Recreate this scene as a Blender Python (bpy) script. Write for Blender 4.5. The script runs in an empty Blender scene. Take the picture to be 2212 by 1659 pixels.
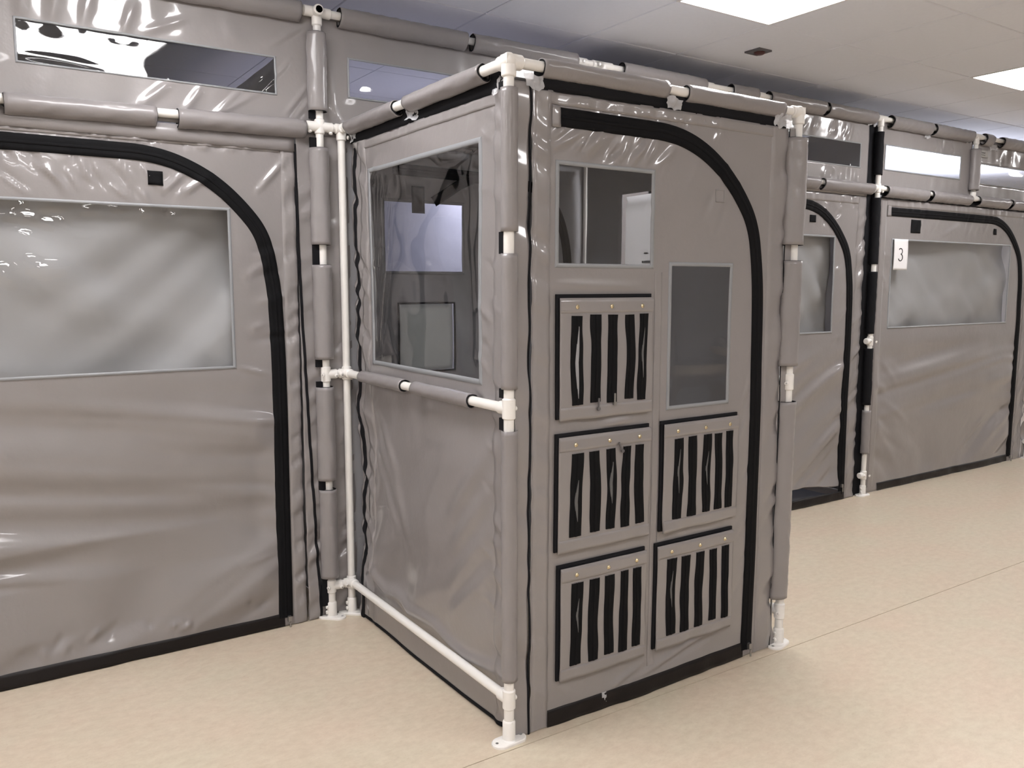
import bpy, math, random
import numpy as np
from mathutils import Vector, Matrix
scn = bpy.context.scene
COL = scn.collection
rnd = random.Random(7)

# ------------------------------------------------------------------ camera, world, exposure
cd = bpy.data.cameras.new('camera')
cam = bpy.data.objects.new('camera', cd); COL.objects.link(cam)
cd.sensor_width = 36.0; cd.lens = 29.24; cd.clip_start = 0.05
cam.location = (-1.3867, -2.1028, 1.4534)
cam.rotation_euler = (math.pi/2 - 0.1172, 0.0, -0.5868)
scn.camera = cam
w = bpy.data.worlds.new('world'); scn.world = w; w.use_nodes = True
w.node_tree.nodes['Background'].inputs[0].default_value = (0.9, 0.9, 1, 1)
w.node_tree.nodes['Background'].inputs[1].default_value = 0.02
scn.view_settings.view_transform = 'Standard'
scn.view_settings.look = 'None'
scn.view_settings.gamma = 1.0
scn.view_settings.use_curve_mapping = False
scn.view_settings.exposure = 0.0
LAMP = 25.0                       # ceiling light panel emission
LAMP_COL = (1.0, 0.98, 0.985)

def area(name, loc, rot, sx, sy, power, colr):
    l = bpy.data.lights.new(name, 'AREA'); l.shape = 'RECTANGLE'; l.size = sx; l.size_y = sy
    l.energy = power; l.color = colr
    o = bpy.data.objects.new(name, l); COL.objects.link(o); o.location = loc; o.rotation_euler = rot
    return o
# lamps standing inside the tents behind the cloth wall (they glow through the clear windows)
area('tent_lamp', (6.9, 2.5, 2.15), (math.pi, 0, 0), 2.4, 0.6, 60, (0.86, 0.88, 1.0))
area('tent_lamp', (1.15, 2.6, 2.35), (math.radians(15), 0, 0), 0.9, 0.5, 45, (0.80, 0.80, 1.0))

# ------------------------------------------------------------------ materials
def mat(name, colr, rough=0.5, spec=0.5, metal=0.0, bump=None, var=None, coat=0.0):
    """bump = [(scale, distance), ...]; var = (scale, amount) colour variation"""
    m = bpy.data.materials.new(name); m.use_nodes = True
    nt = m.node_tree; b = nt.nodes['Principled BSDF']
    b.inputs['Base Color'].default_value = (*colr, 1); b.inputs['Roughness'].default_value = rough
    b.inputs['Specular IOR Level'].default_value = spec; b.inputs['Metallic'].default_value = metal
    b.inputs['Coat Weight'].default_value = coat; b.inputs['Coat Roughness'].default_value = 0.085
    tc = nt.nodes.new('ShaderNodeTexCoord')
    if var:
        n = nt.nodes.new('ShaderNodeTexNoise'); n.inputs['Scale'].default_value = var[0]; n.inputs['Detail'].default_value = 5
        nt.links.new(tc.outputs['Object'], n.inputs['Vector'])
        r = nt.nodes.new('ShaderNodeMapRange'); r.inputs['From Min'].default_value = 0.3; r.inputs['From Max'].default_value = 0.7
        r.inputs['To Min'].default_value = 1-var[1]; r.inputs['To Max'].default_value = 1+var[1]
        nt.links.new(n.outputs['Fac'], r.inputs['Value'])
        mx = nt.nodes.new('ShaderNodeVectorMath'); mx.operation = 'SCALE'
        mx.inputs[0].default_value = colr; nt.links.new(r.outputs[0], mx.inputs['Scale'])
        nt.links.new(mx.outputs[0], b.inputs['Base Color'])
    prev = None
    for sc, dist in (bump or []):
        n = nt.nodes.new('ShaderNodeTexNoise'); n.inputs['Scale'].default_value = sc; n.inputs['Detail'].default_value = 3
        nt.links.new(tc.outputs['Object'], n.inputs['Vector'])
        bp = nt.nodes.new('ShaderNodeBump'); bp.inputs['Distance'].default_value = dist; bp.inputs['Strength'].default_value = 1.0
        nt.links.new(n.outputs['Fac'], bp.inputs['Height'])
        if prev: nt.links.new(prev.outputs[0], bp.inputs['Normal'])
        prev = bp
    if prev: nt.links.new(prev.outputs[0], b.inputs['Normal'])
    return m

M = {}
M['cloth'] = mat('grey_coated_fabric', (0.262, 0.243, 0.243), 0.34, 0.4, bump=[(16, 0.0016), (55, 0.0004), (900, 0.00005)], var=(3, 0.03), coat=0.8)
M['cloth2'] = mat('grey_fabric_sleeve', (0.262, 0.244, 0.246), 0.34, 0.4, bump=[(30, 0.0012), (900, 0.00006)], var=(5, 0.03), coat=0.25)
M['inner'] = mat('grey_inner_fabric', (0.32, 0.32, 0.335), 0.4, 0.4, bump=[(8, 0.004)], var=(2, 0.04))
M['curtain'] = mat('light_grey_curtain', (0.385, 0.385, 0.38), 0.45, 0.35, bump=[(5, 0.006), (600, 0.0001)], var=(2, 0.04))
M['black'] = mat('black_webbing', (0.008, 0.008, 0.009), 0.75, 0.10, bump=[(500, 0.0002)])
M['blackhem'] = mat('black_rubber_hem', (0.010, 0.008, 0.008), 0.4, 0.25, bump=[(40, 0.0008)])
M['dark'] = mat('black_velcro', (0.010, 0.010, 0.012), 0.8, 0.15)
M['border'] = mat('window_welt', (0.28, 0.29, 0.305), 0.35, 0.5, bump=[(50, 0.0004)])
M['pipe'] = mat('white_pvc', (0.86, 0.84, 0.81), 0.32, 0.5, bump=[(6, 0.0003)])
M['bolt'] = mat('galvanised_screw', (0.5, 0.5, 0.5), 0.35, metal=0.9)
M['brass'] = mat('brass_stud', (0.72, 0.62, 0.42), 0.25, metal=1.0)
M['metal'] = mat('dark_zip_metal', (0.35, 0.34, 0.33), 0.35, metal=0.8)
M['tile'] = mat('ceiling_tile', (0.82, 0.84, 0.90), 0.9, 0.3, bump=[(300, 0.0003)], var=(40, 0.01))
M['runner'] = mat('ceiling_runner', (0.40, 0.385, 0.375), 0.6, 0.3)
M['wall'] = mat('painted_wall', (0.85, 0.84, 0.83), 0.8, 0.3)
M['paper'] = mat('white_paper', (0.80, 0.79, 0.80), 0.7, 0.3)
M['ink'] = mat('black_ink', (0.02, 0.02, 0.02), 0.6, 0.3)
M['ledge'] = mat('label_tag', (0.45, 0.44, 0.43), 0.5, 0.4)
M['greyink'] = mat('grey_ink', (0.12, 0.12, 0.12), 0.6, 0.3)
M['sensor'] = mat('sensor_grey', (0.12, 0.115, 0.12), 0.5, 0.4)
M['sensorred'] = mat('sensor_lens', (0.10, 0.035, 0.03), 0.3, 0.5)
M['lightframe'] = mat('light_frame', (0.8, 0.79, 0.78), 0.5, 0.4)

def floor_mat():
    m = bpy.data.materials.new('speckled_linoleum'); m.use_nodes = True
    nt = m.node_tree; b = nt.nodes['Principled BSDF']; tc = nt.nodes.new('ShaderNodeTexCoord')
    mp = nt.nodes.new('ShaderNodeMapping'); mp.inputs['Scale'].default_value = (1, 1.5, 1)
    nt.links.new(tc.outputs['Object'], mp.inputs['Vector'])
    def noise(scale, det, rough=0.6):
        n = nt.nodes.new('ShaderNodeTexNoise'); n.inputs['Scale'].default_value = scale
        n.inputs['Detail'].default_value = det; n.inputs['Roughness'].default_value = rough
        nt.links.new(mp.outputs[0], n.inputs['Vector']); return n
    n1 = noise(22, 9, 0.75); n2 = noise(60, 4); n3 = noise(2.5, 4)
    cr = nt.nodes.new('ShaderNodeValToRGB')
    cr.color_ramp.elements[0].position = 0.32; cr.color_ramp.elements[0].color = (0.60, 0.505, 0.40, 1)
    cr.color_ramp.elements[1].position = 0.62; cr.color_ramp.elements[1].color = (0.69, 0.60, 0.485, 1)
    nt.links.new(n1.outputs['Fac'], cr.inputs['Fac'])
    cr2 = nt.nodes.new('ShaderNodeValToRGB')
    cr2.color_ramp.elements[0].position = 0.27; cr2.color_ramp.elements[0].color = (0.80, 0.74, 0.66, 1)
    cr2.color_ramp.elements[1].position = 0.38; cr2.color_ramp.elements[1].color = (1, 1, 1, 1)
    nt.links.new(n2.outputs['Fac'], cr2.inputs['Fac'])
    mx = nt.nodes.new('ShaderNodeMix'); mx.data_type = 'RGBA'; mx.blend_type = 'MULTIPLY'; mx.inputs[0].default_value = 0.5
    nt.links.new(cr.outputs[0], mx.inputs[6]); nt.links.new(cr2.outputs[0], mx.inputs[7])
    cr3 = nt.nodes.new('ShaderNodeValToRGB')
    cr3.color_ramp.elements[0].position = 0.3; cr3.color_ramp.elements[0].color = (1.0, 0.95, 0.93, 1)
    cr3.color_ramp.elements[1].position = 0.7; cr3.color_ramp.elements[1].color = (0.97, 1, 0.97, 1)
    nt.links.new(n3.outputs['Fac'], cr3.inputs['Fac'])
    mx2 = nt.nodes.new('ShaderNodeMix'); mx2.data_type = 'RGBA'; mx2.blend_type = 'MULTIPLY'; mx2.inputs[0].default_value = 1
    nt.links.new(mx.outputs[2], mx2.inputs[6]); nt.links.new(cr3.outputs[0], mx2.inputs[7])
    nt.links.new(mx2.outputs[2], b.inputs['Base Color'])
    b.inputs['Roughness'].default_value = 0.33; b.inputs['Specular IOR Level'].default_value = 0.35
    return m
M['floor'] = floor_mat()

def vinyl_mat(name, tint, bump):
    m = bpy.data.materials.new(name); m.use_nodes = True
    nt = m.node_tree; nt.nodes.remove(nt.nodes['Principled BSDF']); out = nt.nodes['Material Output']
    tr = nt.nodes.new('ShaderNodeBsdfTransparent'); tr.inputs[0].default_value = (*tint, 1)
    gl = nt.nodes.new('ShaderNodeBsdfGlossy'); gl.inputs['Roughness'].default_value = 0.035; gl.inputs['Color'].default_value = (1, 1, 1, 1)
    fr = nt.nodes.new('ShaderNodeFresnel'); fr.inputs['IOR'].default_value = 1.6
    ge = nt.nodes.new('ShaderNodeNewGeometry'); mr = nt.nodes.new('ShaderNodeMapRange')   # thin sheet: same reflectance from both sides
    mr.inputs['To Min'].default_value = 1.6; mr.inputs['To Max'].default_value = 1/1.6
    nt.links.new(ge.outputs['Backfacing'], mr.inputs['Value']); nt.links.new(mr.outputs[0], fr.inputs['IOR'])
    tc = nt.nodes.new('ShaderNodeTexCoord'); prev = None
    for sc, d in bump:
        n = nt.nodes.new('ShaderNodeTexNoise'); n.inputs['Scale'].default_value = sc; n.inputs['Detail'].default_value = 1
        nt.links.new(tc.outputs['Object'], n.inputs['Vector'])
        bp = nt.nodes.new('ShaderNodeBump'); bp.inputs['Distance'].default_value = d
        nt.links.new(n.outputs['Fac'], bp.inputs['Height'])
        if prev: nt.links.new(prev.outputs[0], bp.inputs['Normal'])
        prev = bp
    nt.links.new(prev.outputs[0], gl.inputs['Normal']); nt.links.new(prev.outputs[0], fr.inputs['Normal'])
    mx = nt.nodes.new('ShaderNodeMixShader')
    mu = nt.nodes.new('ShaderNodeMath'); mu.operation = 'MULTIPLY'; mu.inputs[1].default_value = 1.2; mu.use_clamp = True
    nt.links.new(fr.outputs[0], mu.inputs[0]); nt.links.new(mu.outputs[0], mx.inputs[0])
    nt.links.new(tr.outputs[0], mx.inputs[1]); nt.links.new(gl.outputs[0], mx.inputs[2])
    nt.links.new(mx.outputs[0], out.inputs['Surface'])
    return m
M['vinyl'] = vinyl_mat('clear_vinyl', (0.93, 0.935, 0.95), [(3.5, 0.006)])
M['mesh'] = mat('pale_mesh', (0.62, 0.64, 0.62), 0.6, 0.2, bump=[(5, 0.006)])
_n = M['mesh'].node_tree; _t = _n.nodes.new('ShaderNodeBsdfTranslucent'); _t.inputs[0].default_value = (0.64, 0.65, 0.58, 1)
_m = _n.nodes.new('ShaderNodeMixShader'); _m.inputs[0].default_value = 0.45
_n.links.new(_n.nodes['Principled BSDF'].outputs[0], _m.inputs[1]); _n.links.new(_t.outputs[0], _m.inputs[2]); _n.links.new(_m.outputs[0], _n.nodes['Material Output'].inputs['Surface'])
M['sheer'] = M['mesh'].copy()
for _q in M['sheer'].node_tree.nodes:
    if _q.type == 'MIX_SHADER': _q.inputs[0].default_value = 0.42
    if _q.type == 'BSDF_TRANSLUCENT': _q.inputs[0].default_value = (0.9, 0.9, 0.92, 1)
M['wrap'] = mat('clear_plastic_wrap', (0.75, 0.75, 0.78), 0.15, 0.6)
M['wrap'].node_tree.nodes['Principled BSDF'].inputs['Alpha'].default_value = 0.6

def emit_mat(name, colr, s):
    m = bpy.data.materials.new(name); m.use_nodes = True
    b = m.node_tree.nodes['Principled BSDF']; b.inputs['Base Color'].default_value = (0.9, 0.9, 0.9, 1)
    b.inputs['Emission Color'].default_value = (*colr, 1); b.inputs['Emission Strength'].default_value = s
    return m
M['lamp'] = emit_mat('lit_diffuser', LAMP_COL, LAMP)

# ------------------------------------------------------------------ object helpers
def tag(o, label=None, cat=None, group=None, kind=None):
    if label: o['label'] = label
    if cat: o['category'] = cat
    if group: o['group'] = group
    if kind: o['kind'] = kind
    return o
def thing(name, loc, label, cat, group=None):
    o = bpy.data.objects.new(name, None); COL.objects.link(o); o.location = loc; o.empty_display_size = 0.1
    return tag(o, label, cat, group)
def wloc(o):
    v = Vector((0, 0, 0))
    while o: v += Vector(o.location); o = o.parent
    return v
def mk(name, verts, faces, m, parent=None, smooth=True, solid=0.0, loc=None):
    me = bpy.data.meshes.new(name)
    verts = np.asarray(verts, dtype=float)
    off = np.array(wloc(parent)) if parent else np.zeros(3)
    l = np.zeros(3) if loc is None else np.array(loc, float) - off
    me.from_pydata((verts-off-l).tolist(), [], [list(map(int, f)) for f in faces]); me.update()
    if smooth: me.shade_smooth()
    me.materials.append(m)
    o = bpy.data.objects.new(name, me); COL.objects.link(o)
    o.parent = parent; o.location = l
    if solid:
        s = o.modifiers.new('thickness', 'SOLIDIFY'); s.thickness = solid; s.offset = -1
    return o

class MB:
    def __init__(s): s.v = []; s.f = []
    def add(s, v, f):
        n = len(s.v); s.v += [tuple(map(float, p)) for p in v]; s.f += [[n+i for i in q] for q in f]
    def box(s, a, b):
        x0, y0, z0 = a; x1, y1, z1 = b
        s.add([(x0,y0,z0),(x1,y0,z0),(x1,y1,z0),(x0,y1,z0),(x0,y0,z1),(x1,y0,z1),(x1,y1,z1),(x0,y1,z1)],
              [[0,3,2,1],[4,5,6,7],[0,1,5,4],[1,2,6,5],[2,3,7,6],[3,0,4,7]])
    def lathe(s, p0, p1, prof, seg=20):
        """prof = [(t along axis in metres, radius)]; closed where radius = 0"""
        a = np.array(p0, float); b = np.array(p1, float); d = b-a; d /= np.linalg.norm(d)
        t = np.array([0, 0, 1.0]) if abs(d[2]) < 0.9 else np.array([1.0, 0, 0])
        e1 = np.cross(d, t); e1 /= np.linalg.norm(e1); e2 = np.cross(d, e1)
        V = []; F = []
        for (q, r) in prof:
            for k in range(seg):
                an = 2*math.pi*k/seg; V.append(a+d*q+(e1*math.cos(an)+e2*math.sin(an))*r)
        for i in range(len(prof)-1):
            for k in range(seg):
                k2 = (k+1) % seg; F.append([i*seg+k, i*seg+k2, (i+1)*seg+k2, (i+1)*seg+k])
        F.append(list(range(seg))[::-1]); F.append([(len(prof)-1)*seg+k for k in range(seg)])
        s.add(V, F)
    def cyl(s, p0, p1, r, seg=20, bev=0.0):
        L = float(np.linalg.norm(np.array(p1, float)-np.array(p0, float)))
        if bev: s.lathe(p0, p1, [(0, r-bev), (bev, r), (L-bev, r), (L, r-bev)], seg)
        else: s.lathe(p0, p1, [(0, r), (L, r)], seg)
    def ball(s, c, r, seg=16, ring=8):
        prof = [(r-r*math.cos(math.pi*i/ring), max(r*math.sin(math.pi*i/ring), 1e-4)) for i in range(ring+1)]
        c = np.array(c, float); s.lathe(c-np.array([0, 0, r]), c+np.array([0, 0, r]), prof, seg)
    def build(s, name, m, parent=None, smooth=True, loc=None):
        o = mk(name, s.v, s.f, m, parent, smooth, loc=loc)
        if smooth:
            try: o.data.set_sharp_from_angle(angle=math.radians(35))
            except Exception: pass
        return o

# ------------------------------------------------------------------ noise and relief functions (all in metres on the cloth)
_rs = np.random.RandomState(3); TAB = _rs.rand(64, 256, 256)*2-1
def vn(x, y, seed=0):
    t = TAB[seed % 64]; x = np.asarray(x, float)+100; y = np.asarray(y, float)+100
    xi = np.floor(x).astype(int); yi = np.floor(y).astype(int); fx = x-xi; fy = y-yi
    fx = fx*fx*fx*(fx*(fx*6-15)+10); fy = fy*fy*fy*(fy*(fy*6-15)+10)
    a = t[xi % 256, yi % 256]; b = t[(xi+1) % 256, yi % 256]; c = t[xi % 256, (yi+1) % 256]; d = t[(xi+1) % 256, (yi+1) % 256]
    return (a*(1-fx)+b*fx)*(1-fy)+(c*(1-fx)+d*fx)*fy
def ss(e0, e1, x):
    t = np.clip((x-e0)/(e1-e0), 0, 1); return t*t*(3-2*t)
def seg_d(u, v, a, b):
    ax, ay = a; bx, by = b; dx = bx-ax; dy = by-ay; L2 = dx*dx+dy*dy+1e-12
    t = np.clip(((u-ax)*dx+(v-ay)*dy)/L2, 0, 1)
    return np.hypot(u-ax-t*dx, v-ay-t*dy), t
def crease(u, v, a, b, wd, amp):
    d, t = seg_d(u, v, a, b); env = np.sin(np.pi*np.clip(t, 0.04, 0.96))**0.6
    return 1.6*amp*np.exp(-(d/wd)**2)*env
def crease_poly(u, v, pts, wd, amp):
    best = None
    for a, b in zip(pts[:-1], pts[1:]):
        d, t = seg_d(u, v, a, b); best = d if best is None else np.minimum(best, d)
    return amp*np.exp(-(best/wd)**2)
def rand_creases(n, box, ang, jit, ln, wd, amp, seed):
    r = random.Random(seed); L = []
    for i in range(n):
        u = r.uniform(box[0], box[1]); v = r.uniform(box[2], box[3]); a = math.radians(ang+r.uniform(-jit, jit)); l = ln*r.uniform(0.5, 1.3)
        L.append(((u, v), (u+l*math.cos(a), v+l*math.sin(a)), wd*r.uniform(0.7, 1.3), amp*r.uniform(0.4, 1.2)*r.choice((1, 1, -1))))
    return L
def sum_creases(u, v, L):
    h = 0
    for a, b, wd, am in L: h = h+crease(u, v, a, b, wd, am)
    return h

class Plane:
    def __init__(s, O, U, N): s.O = np.array(O, float); s.U = np.array(U, float); s.N = np.array(N, float)
    def P(s, u, v, h):
        u = np.asarray(u, float).ravel(); v = np.asarray(v, float).ravel(); h = np.broadcast_to(np.asarray(h, float).ravel(), u.shape) if np.size(h) == 1 else np.asarray(h, float).ravel()
        return s.O+u[:, None]*s.U+v[:, None]*np.array([0, 0, 1.0])+h[:, None]*s.N
    def flip(s): return np.dot(np.cross(s.U, [0, 0, 1.0]), s.N) < 0

def lin(a, b, step, extra=()):
    xs = list(np.linspace(a, b, max(2, int(round((b-a)/step))+1)))
    for e in extra:
        if a < e < b:
            i = int(np.argmin([abs(x-e) for x in xs]))
            if 0 < i < len(xs)-1: xs[i] = e
    return np.array(sorted(set(xs)))

class Cloth:
    """one hanging cloth panel: the thing and all its parts follow the same relief hf(u, v)"""
    def __init__(s, name, label, plane, rect, hf, res=0.01, group=None, cat='tent panel'):
        s.pl = plane; s.rect = rect; s.hf = hf; s.res = res
        u0, u1, v0, v1 = rect
        base = plane.P([(u0+u1)/2], [v0], [0])[0]
        s.t = thing(name, tuple(base), label, cat, group)
    def grid(s, name, rect, m, off=0.0, holes=(), res=None, hf=None, parent=None, solid=0.0015, edge=None):
        u0, u1, v0, v1 = rect; res = res or s.res
        us = lin(u0, u1, res, [e for h in holes for e in h[:2]]); vs = lin(v0, v1, res, [e for h in holes for e in h[2:]])
        Ug, Vg = np.meshgrid(us, vs); f = hf or s.hf; H = f(Ug, Vg)+off
        Uo, Vo = Ug, Vg
        if edge is not None: Uo, Vo = edge(Ug, Vg)
        V = s.pl.P(Uo, Vo, H); nu = len(us); F = []
        keep = np.ones((len(vs)-1, nu-1), bool); cu = (us[1:]+us[:-1])/2; cv = (vs[1:]+vs[:-1])/2
        for h in holes: keep[np.ix_((cv > h[2]) & (cv < h[3]), (cu > h[0]) & (cu < h[1]))] = False
        fl = s.pl.flip()
        J, I = np.nonzero(keep); a = J*nu+I
        F = np.stack([a, a+1, a+1+nu, a+nu], 1) if not fl else np.stack([a, a+nu, a+1+nu, a+1], 1)
        used = np.unique(F); idx = np.full(len(V), -1); idx[used] = np.arange(len(used))
        return mk(name, V[used], idx[F], m, parent or s.t, True, solid)
    def ribbon(s, name, path, width, m, off=0.004, parent=None, step=0.012, wob=0.0, seed=1, taper=None, cross=(-1, -0.96, -0.5, 0, 0.5, 0.96, 1), prof=None, hf=None):
        path = list(path)
        P = np.array(path, float)
        if len(path) > 3:
            for _ in range(3):
                P = np.concatenate([P[:1], np.stack([0.75*P[:-1]+0.25*P[1:], 0.25*P[:-1]+0.75*P[1:]], 1).reshape(-1, 2), P[-1:]])
        d = np.hypot(*(P[1:]-P[:-1]).T); L = np.concatenate([[0], np.cumsum(d)])
        n = max(2, int(L[-1]/step)+1); t = np.linspace(0, L[-1], n)
        x = np.interp(t, L, P[:, 0]); y = np.interp(t, L, P[:, 1])
        if len(path) > 99:
            for _ in range(3):
                x[1:-1] = (x[:-2]+x[1:-1]*2+x[2:])/4; y[1:-1] = (y[:-2]+y[1:-1]*2+y[2:])/4
        tx = np.gradient(x); ty = np.gradient(y); l = np.hypot(tx, ty)+1e-9; nx = -ty/l; ny = tx/l
        cr = np.array(cross, float)
        pf = np.array(prof, float) if prof is not None else np.array([0 if abs(c) >= 1 else 1 for c in cr])
        hw = np.full(n, width/2)
        if taper is not None: hw = hw*taper(t/L[-1])
        sh = wob*vn(t*7, t*0+seed*3.3, seed) if wob else 0
        hwv = hw*(1+(0.09*vn(t*16, t*0+seed, seed+5) if wob else 0))
        A = x[:, None]+nx[:, None]*(cr[None]*hwv[:, None]+(sh[:, None] if wob else 0)); B = y[:, None]+ny[:, None]*(cr[None]*hwv[:, None]+(sh[:, None] if wob else 0))
        f = hf or s.hf
        H = f(A, B)+off*pf[None]
        V = s.pl.P(A, B, H); k = len(cr); F = []
        # orientation
        up = (tx[0]*0+1)
        for i in range(n-1):
            for j in range(k-1):
                q = [i*k+j, (i+1)*k+j, (i+1)*k+j+1, i*k+j+1]
                F.append(q if not s.pl.flip() else q[::-1])
        return mk(name, V, F, m, parent or s.t, True)
    def frame(s, name, rect, wd, m, off=0.003, parent=None):
        """welt round a window: closed rectangular band"""
        u0, u1, v0, v1 = rect; out = []
        V = []; F = []
        def side(a, b, c, d):     # inner a->b, outer c->d
            n = max(2, int(math.hypot(b[0]-a[0], b[1]-a[1])/0.012)); t = np.linspace(0, 1, n+1)
            base = len(V); rows = []
            for q, h in ((0, 0), (0.08, 1), (0.92, 1), (1, 0)):
                ia = np.array(a)*(1-q)+np.array(c)*q; ib = np.array(b)*(1-q)+np.array(d)*q
                uu = ia[0]*(1-t)+ib[0]*t; vv = ia[1]*(1-t)+ib[1]*t
                rows.append(s.pl.P(uu, vv, s.hf(uu, vv)+off*h))
            for r in rows: V.extend(r.tolist())
            for r in range(3):
                for i in range(n):
                    q = [base+r*(n+1)+i, base+(r+1)*(n+1)+i, base+(r+1)*(n+1)+i+1, base+r*(n+1)+i+1]
                    F.append(q)
        o = [(u0-wd, v0-wd), (u1+wd, v0-wd), (u1+wd, v1+wd), (u0-wd, v1+wd)]; i_ = [(u0, v0), (u1, v0), (u1, v1), (u0, v1)]
        for k in range(4): side(i_[k], i_[(k+1) % 4], o[k], o[(k+1) % 4])
        return mk(name, V, F, m, parent or s.t, True)
    def window(s, rect, seed=1, amp=0.004, curtain=None,  welt=0.014, pane_extra=None, mat_=None, cf=None):
        f0 = s.hf
        def hf(u, v):
            e = np.minimum(np.minimum(u-rect[0], rect[1]-u), np.minimum(v-rect[2], rect[3]-v)); k = ss(0, 0.08, e)
            h = f0(u, v)*(1-0.6*k)+amp*k*(vn(u*3, v*3, seed)+0.4*vn(u*8, v*7, seed+1))-0.001
            if pane_extra is not None: h = h+pane_extra(u, v)
            return h
        r = (rect[0]-0.004, rect[1]+0.004, rect[2]-0.004, rect[3]+0.004)
        p = s.grid('window_pane', r, mat_ or M['vinyl'], hf=hf, solid=0, res=0.012)
        tag(p, 'clear vinyl window pane')
        s.frame('window_welt', rect, welt, M['border'])
        if curtain:
            cfun = cf or (lambda u, v: 0.03*vn((v-0.5*u)*4.5, (u+v)*1.3, seed+7)+0.012*vn((v+u)*7, v*3, seed+8)-0.040)
            c = s.grid('window_curtain', (rect[0]-0.06, rect[1]+0.06, rect[2]-0.06, rect[3]+0.06), M['curtain'], off=curtain, hf=cfun, res=0.02)
            tag(c, 'grey curtain hanging behind the vinyl window')
        return p
    def zipper(s, path, width=0.058, label=None, slider=None):
        z = s.ribbon('zipper', path, width, M['black'], off=0.0055)
        if label: tag(z, label)
        s.ribbon('zipper_coil', path, 0.012, M['black'], off=0.008, parent=z, prof=(0.5, 0.8, 0.95, 1, 0.95, 0.8, 0.5))
        if slider:
            u, v = slider; b = MB(); q = s.pl.P([u], [v], s.hf(np.array([u]), np.array([v]))+0.012)[0]
            a = np.array(q)
            b.box(a-np.array([0.007, 0.007, 0.011]), a+np.array([0.007, 0.007, 0.011]))
            b.cyl(a-np.array([0, 0, 0.012])+s.pl.N*0.008, a-np.array([0, 0, 0.04])+s.pl.N*0.008, 0.0035, 8)
            b.build('zipper_slider', M['metal'], z)
        return z
    def square(s, name, rect, m, off=0.004, parent=None):
        return s.grid(name, rect, m, off=off, res=0.012, parent=parent, solid=0.002)

def sleeve(parent, p0, p1, r, seed=1, m=None, out=None, lean=1.0, rim=True, name='pipe_sleeve'):
    """fabric sleeve round a pipe, open at both ends, with a black bound rim"""
    a = np.array(p0, float); b = np.array(p1, float); d = b-a; L = np.linalg.norm(d); d /= L
    t = np.array([0, 0, 1.0]) if abs(d[2]) < 0.9 else np.array([1.0, 0, 0])
    e1 = np.cross(d, t); e1 /= np.linalg.norm(e1); e2 = np.cross(d, e1)
    o_ = np.array(out if out is not None else (0, 0, 0), float)
    n = max(3, int(L/0.014)); seg = 28; V = []; F = []
    S = np.linspace(0, L, n+1); AN = np.arange(seg)*2*math.pi/seg
    for i, q in enumerate(S):
        for k in range(seg):
            dr = e1*math.cos(AN[k])+e2*math.sin(AN[k])
            rr = r*(1+0.05*float(vn(q*9, k*0.33, seed))+0.06*float(vn(q*45+k*0.5, k*0.25, seed+3)))
            on = np.linalg.norm(o_)+1e-9; pul = float(max(0, np.dot(dr, o_/on)))**2
            V.append(a+d*q+dr*rr+o_*pul*lean)
    for i in range(n):
        for k in range(seg):
            k2 = (k+1) % seg; F.append([i*seg+k, (i+1)*seg+k, (i+1)*seg+k2, i*seg+k2])
    s = mk(name, V, F, m or M['cloth2'], parent, True, 0.003)
    if rim:
        for pos in (0.001, L-0.001):
            mb = MB(); V2 = []; F2 = []; base = V[:seg] if pos < L/2 else V[-seg:]
            c = a+d*pos
            for off, sc in ((-0.0012, 1.02), (0.0016, 1.02), (0.0016, 0.86), (-0.0012, 0.86)):
                for k in range(seg): V2.append(c+(np.array(base[k])-c)*sc+d*off)
            for r_ in range(4):
                for k in range(seg):
                    k2 = (k+1) % seg; F2.append([r_*seg+k, r_*seg+k2, ((r_+1) % 4)*seg+k2, ((r_+1) % 4)*seg+k])
            mk('sleeve_binding', V2, F2, M['dark'], s, True)
    return s

# ------------------------------------------------------------------ the room
HC = 2.70
XR = (-3.8, 11.0); YR = (-6.0, 4.2)
fl = MB(); fl.box((XR[0], YR[0], -0.06), (XR[1], YR[1], -0.012))
floor = fl.build('floor', M['runner'], None, False); tag(floor, kind='structure')
ys = [YR[0], -4.045, -2.045, -0.045, 1.955, YR[1]]
for i in range(5):
    b = MB(); g = 0.0016
    b.box((XR[0], ys[i]+(g if i else 0), -0.012), (XR[1], ys[i+1]-(g if i < 4 else 0), 0.0))
    b.build('vinyl_floor_sheet', M['floor'], floor, False)

for nm, a, b_ in (('wall_left', (XR[0]-0.1, YR[0], 0), (XR[0], YR[1], HC)), ('wall_right', (XR[1], YR[0], 0), (XR[1]+0.1, YR[1], HC)),
                  ('wall_front', (XR[0], YR[0]-0.1, 0), (XR[1], YR[0], HC)), ('wall_back', (XR[0], YR[1], 0), (XR[1], YR[1]+0.1, HC))):
    b = MB(); b.box(a, b_); tag(b.build(nm, M['wall'], None, False), kind='structure')

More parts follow.
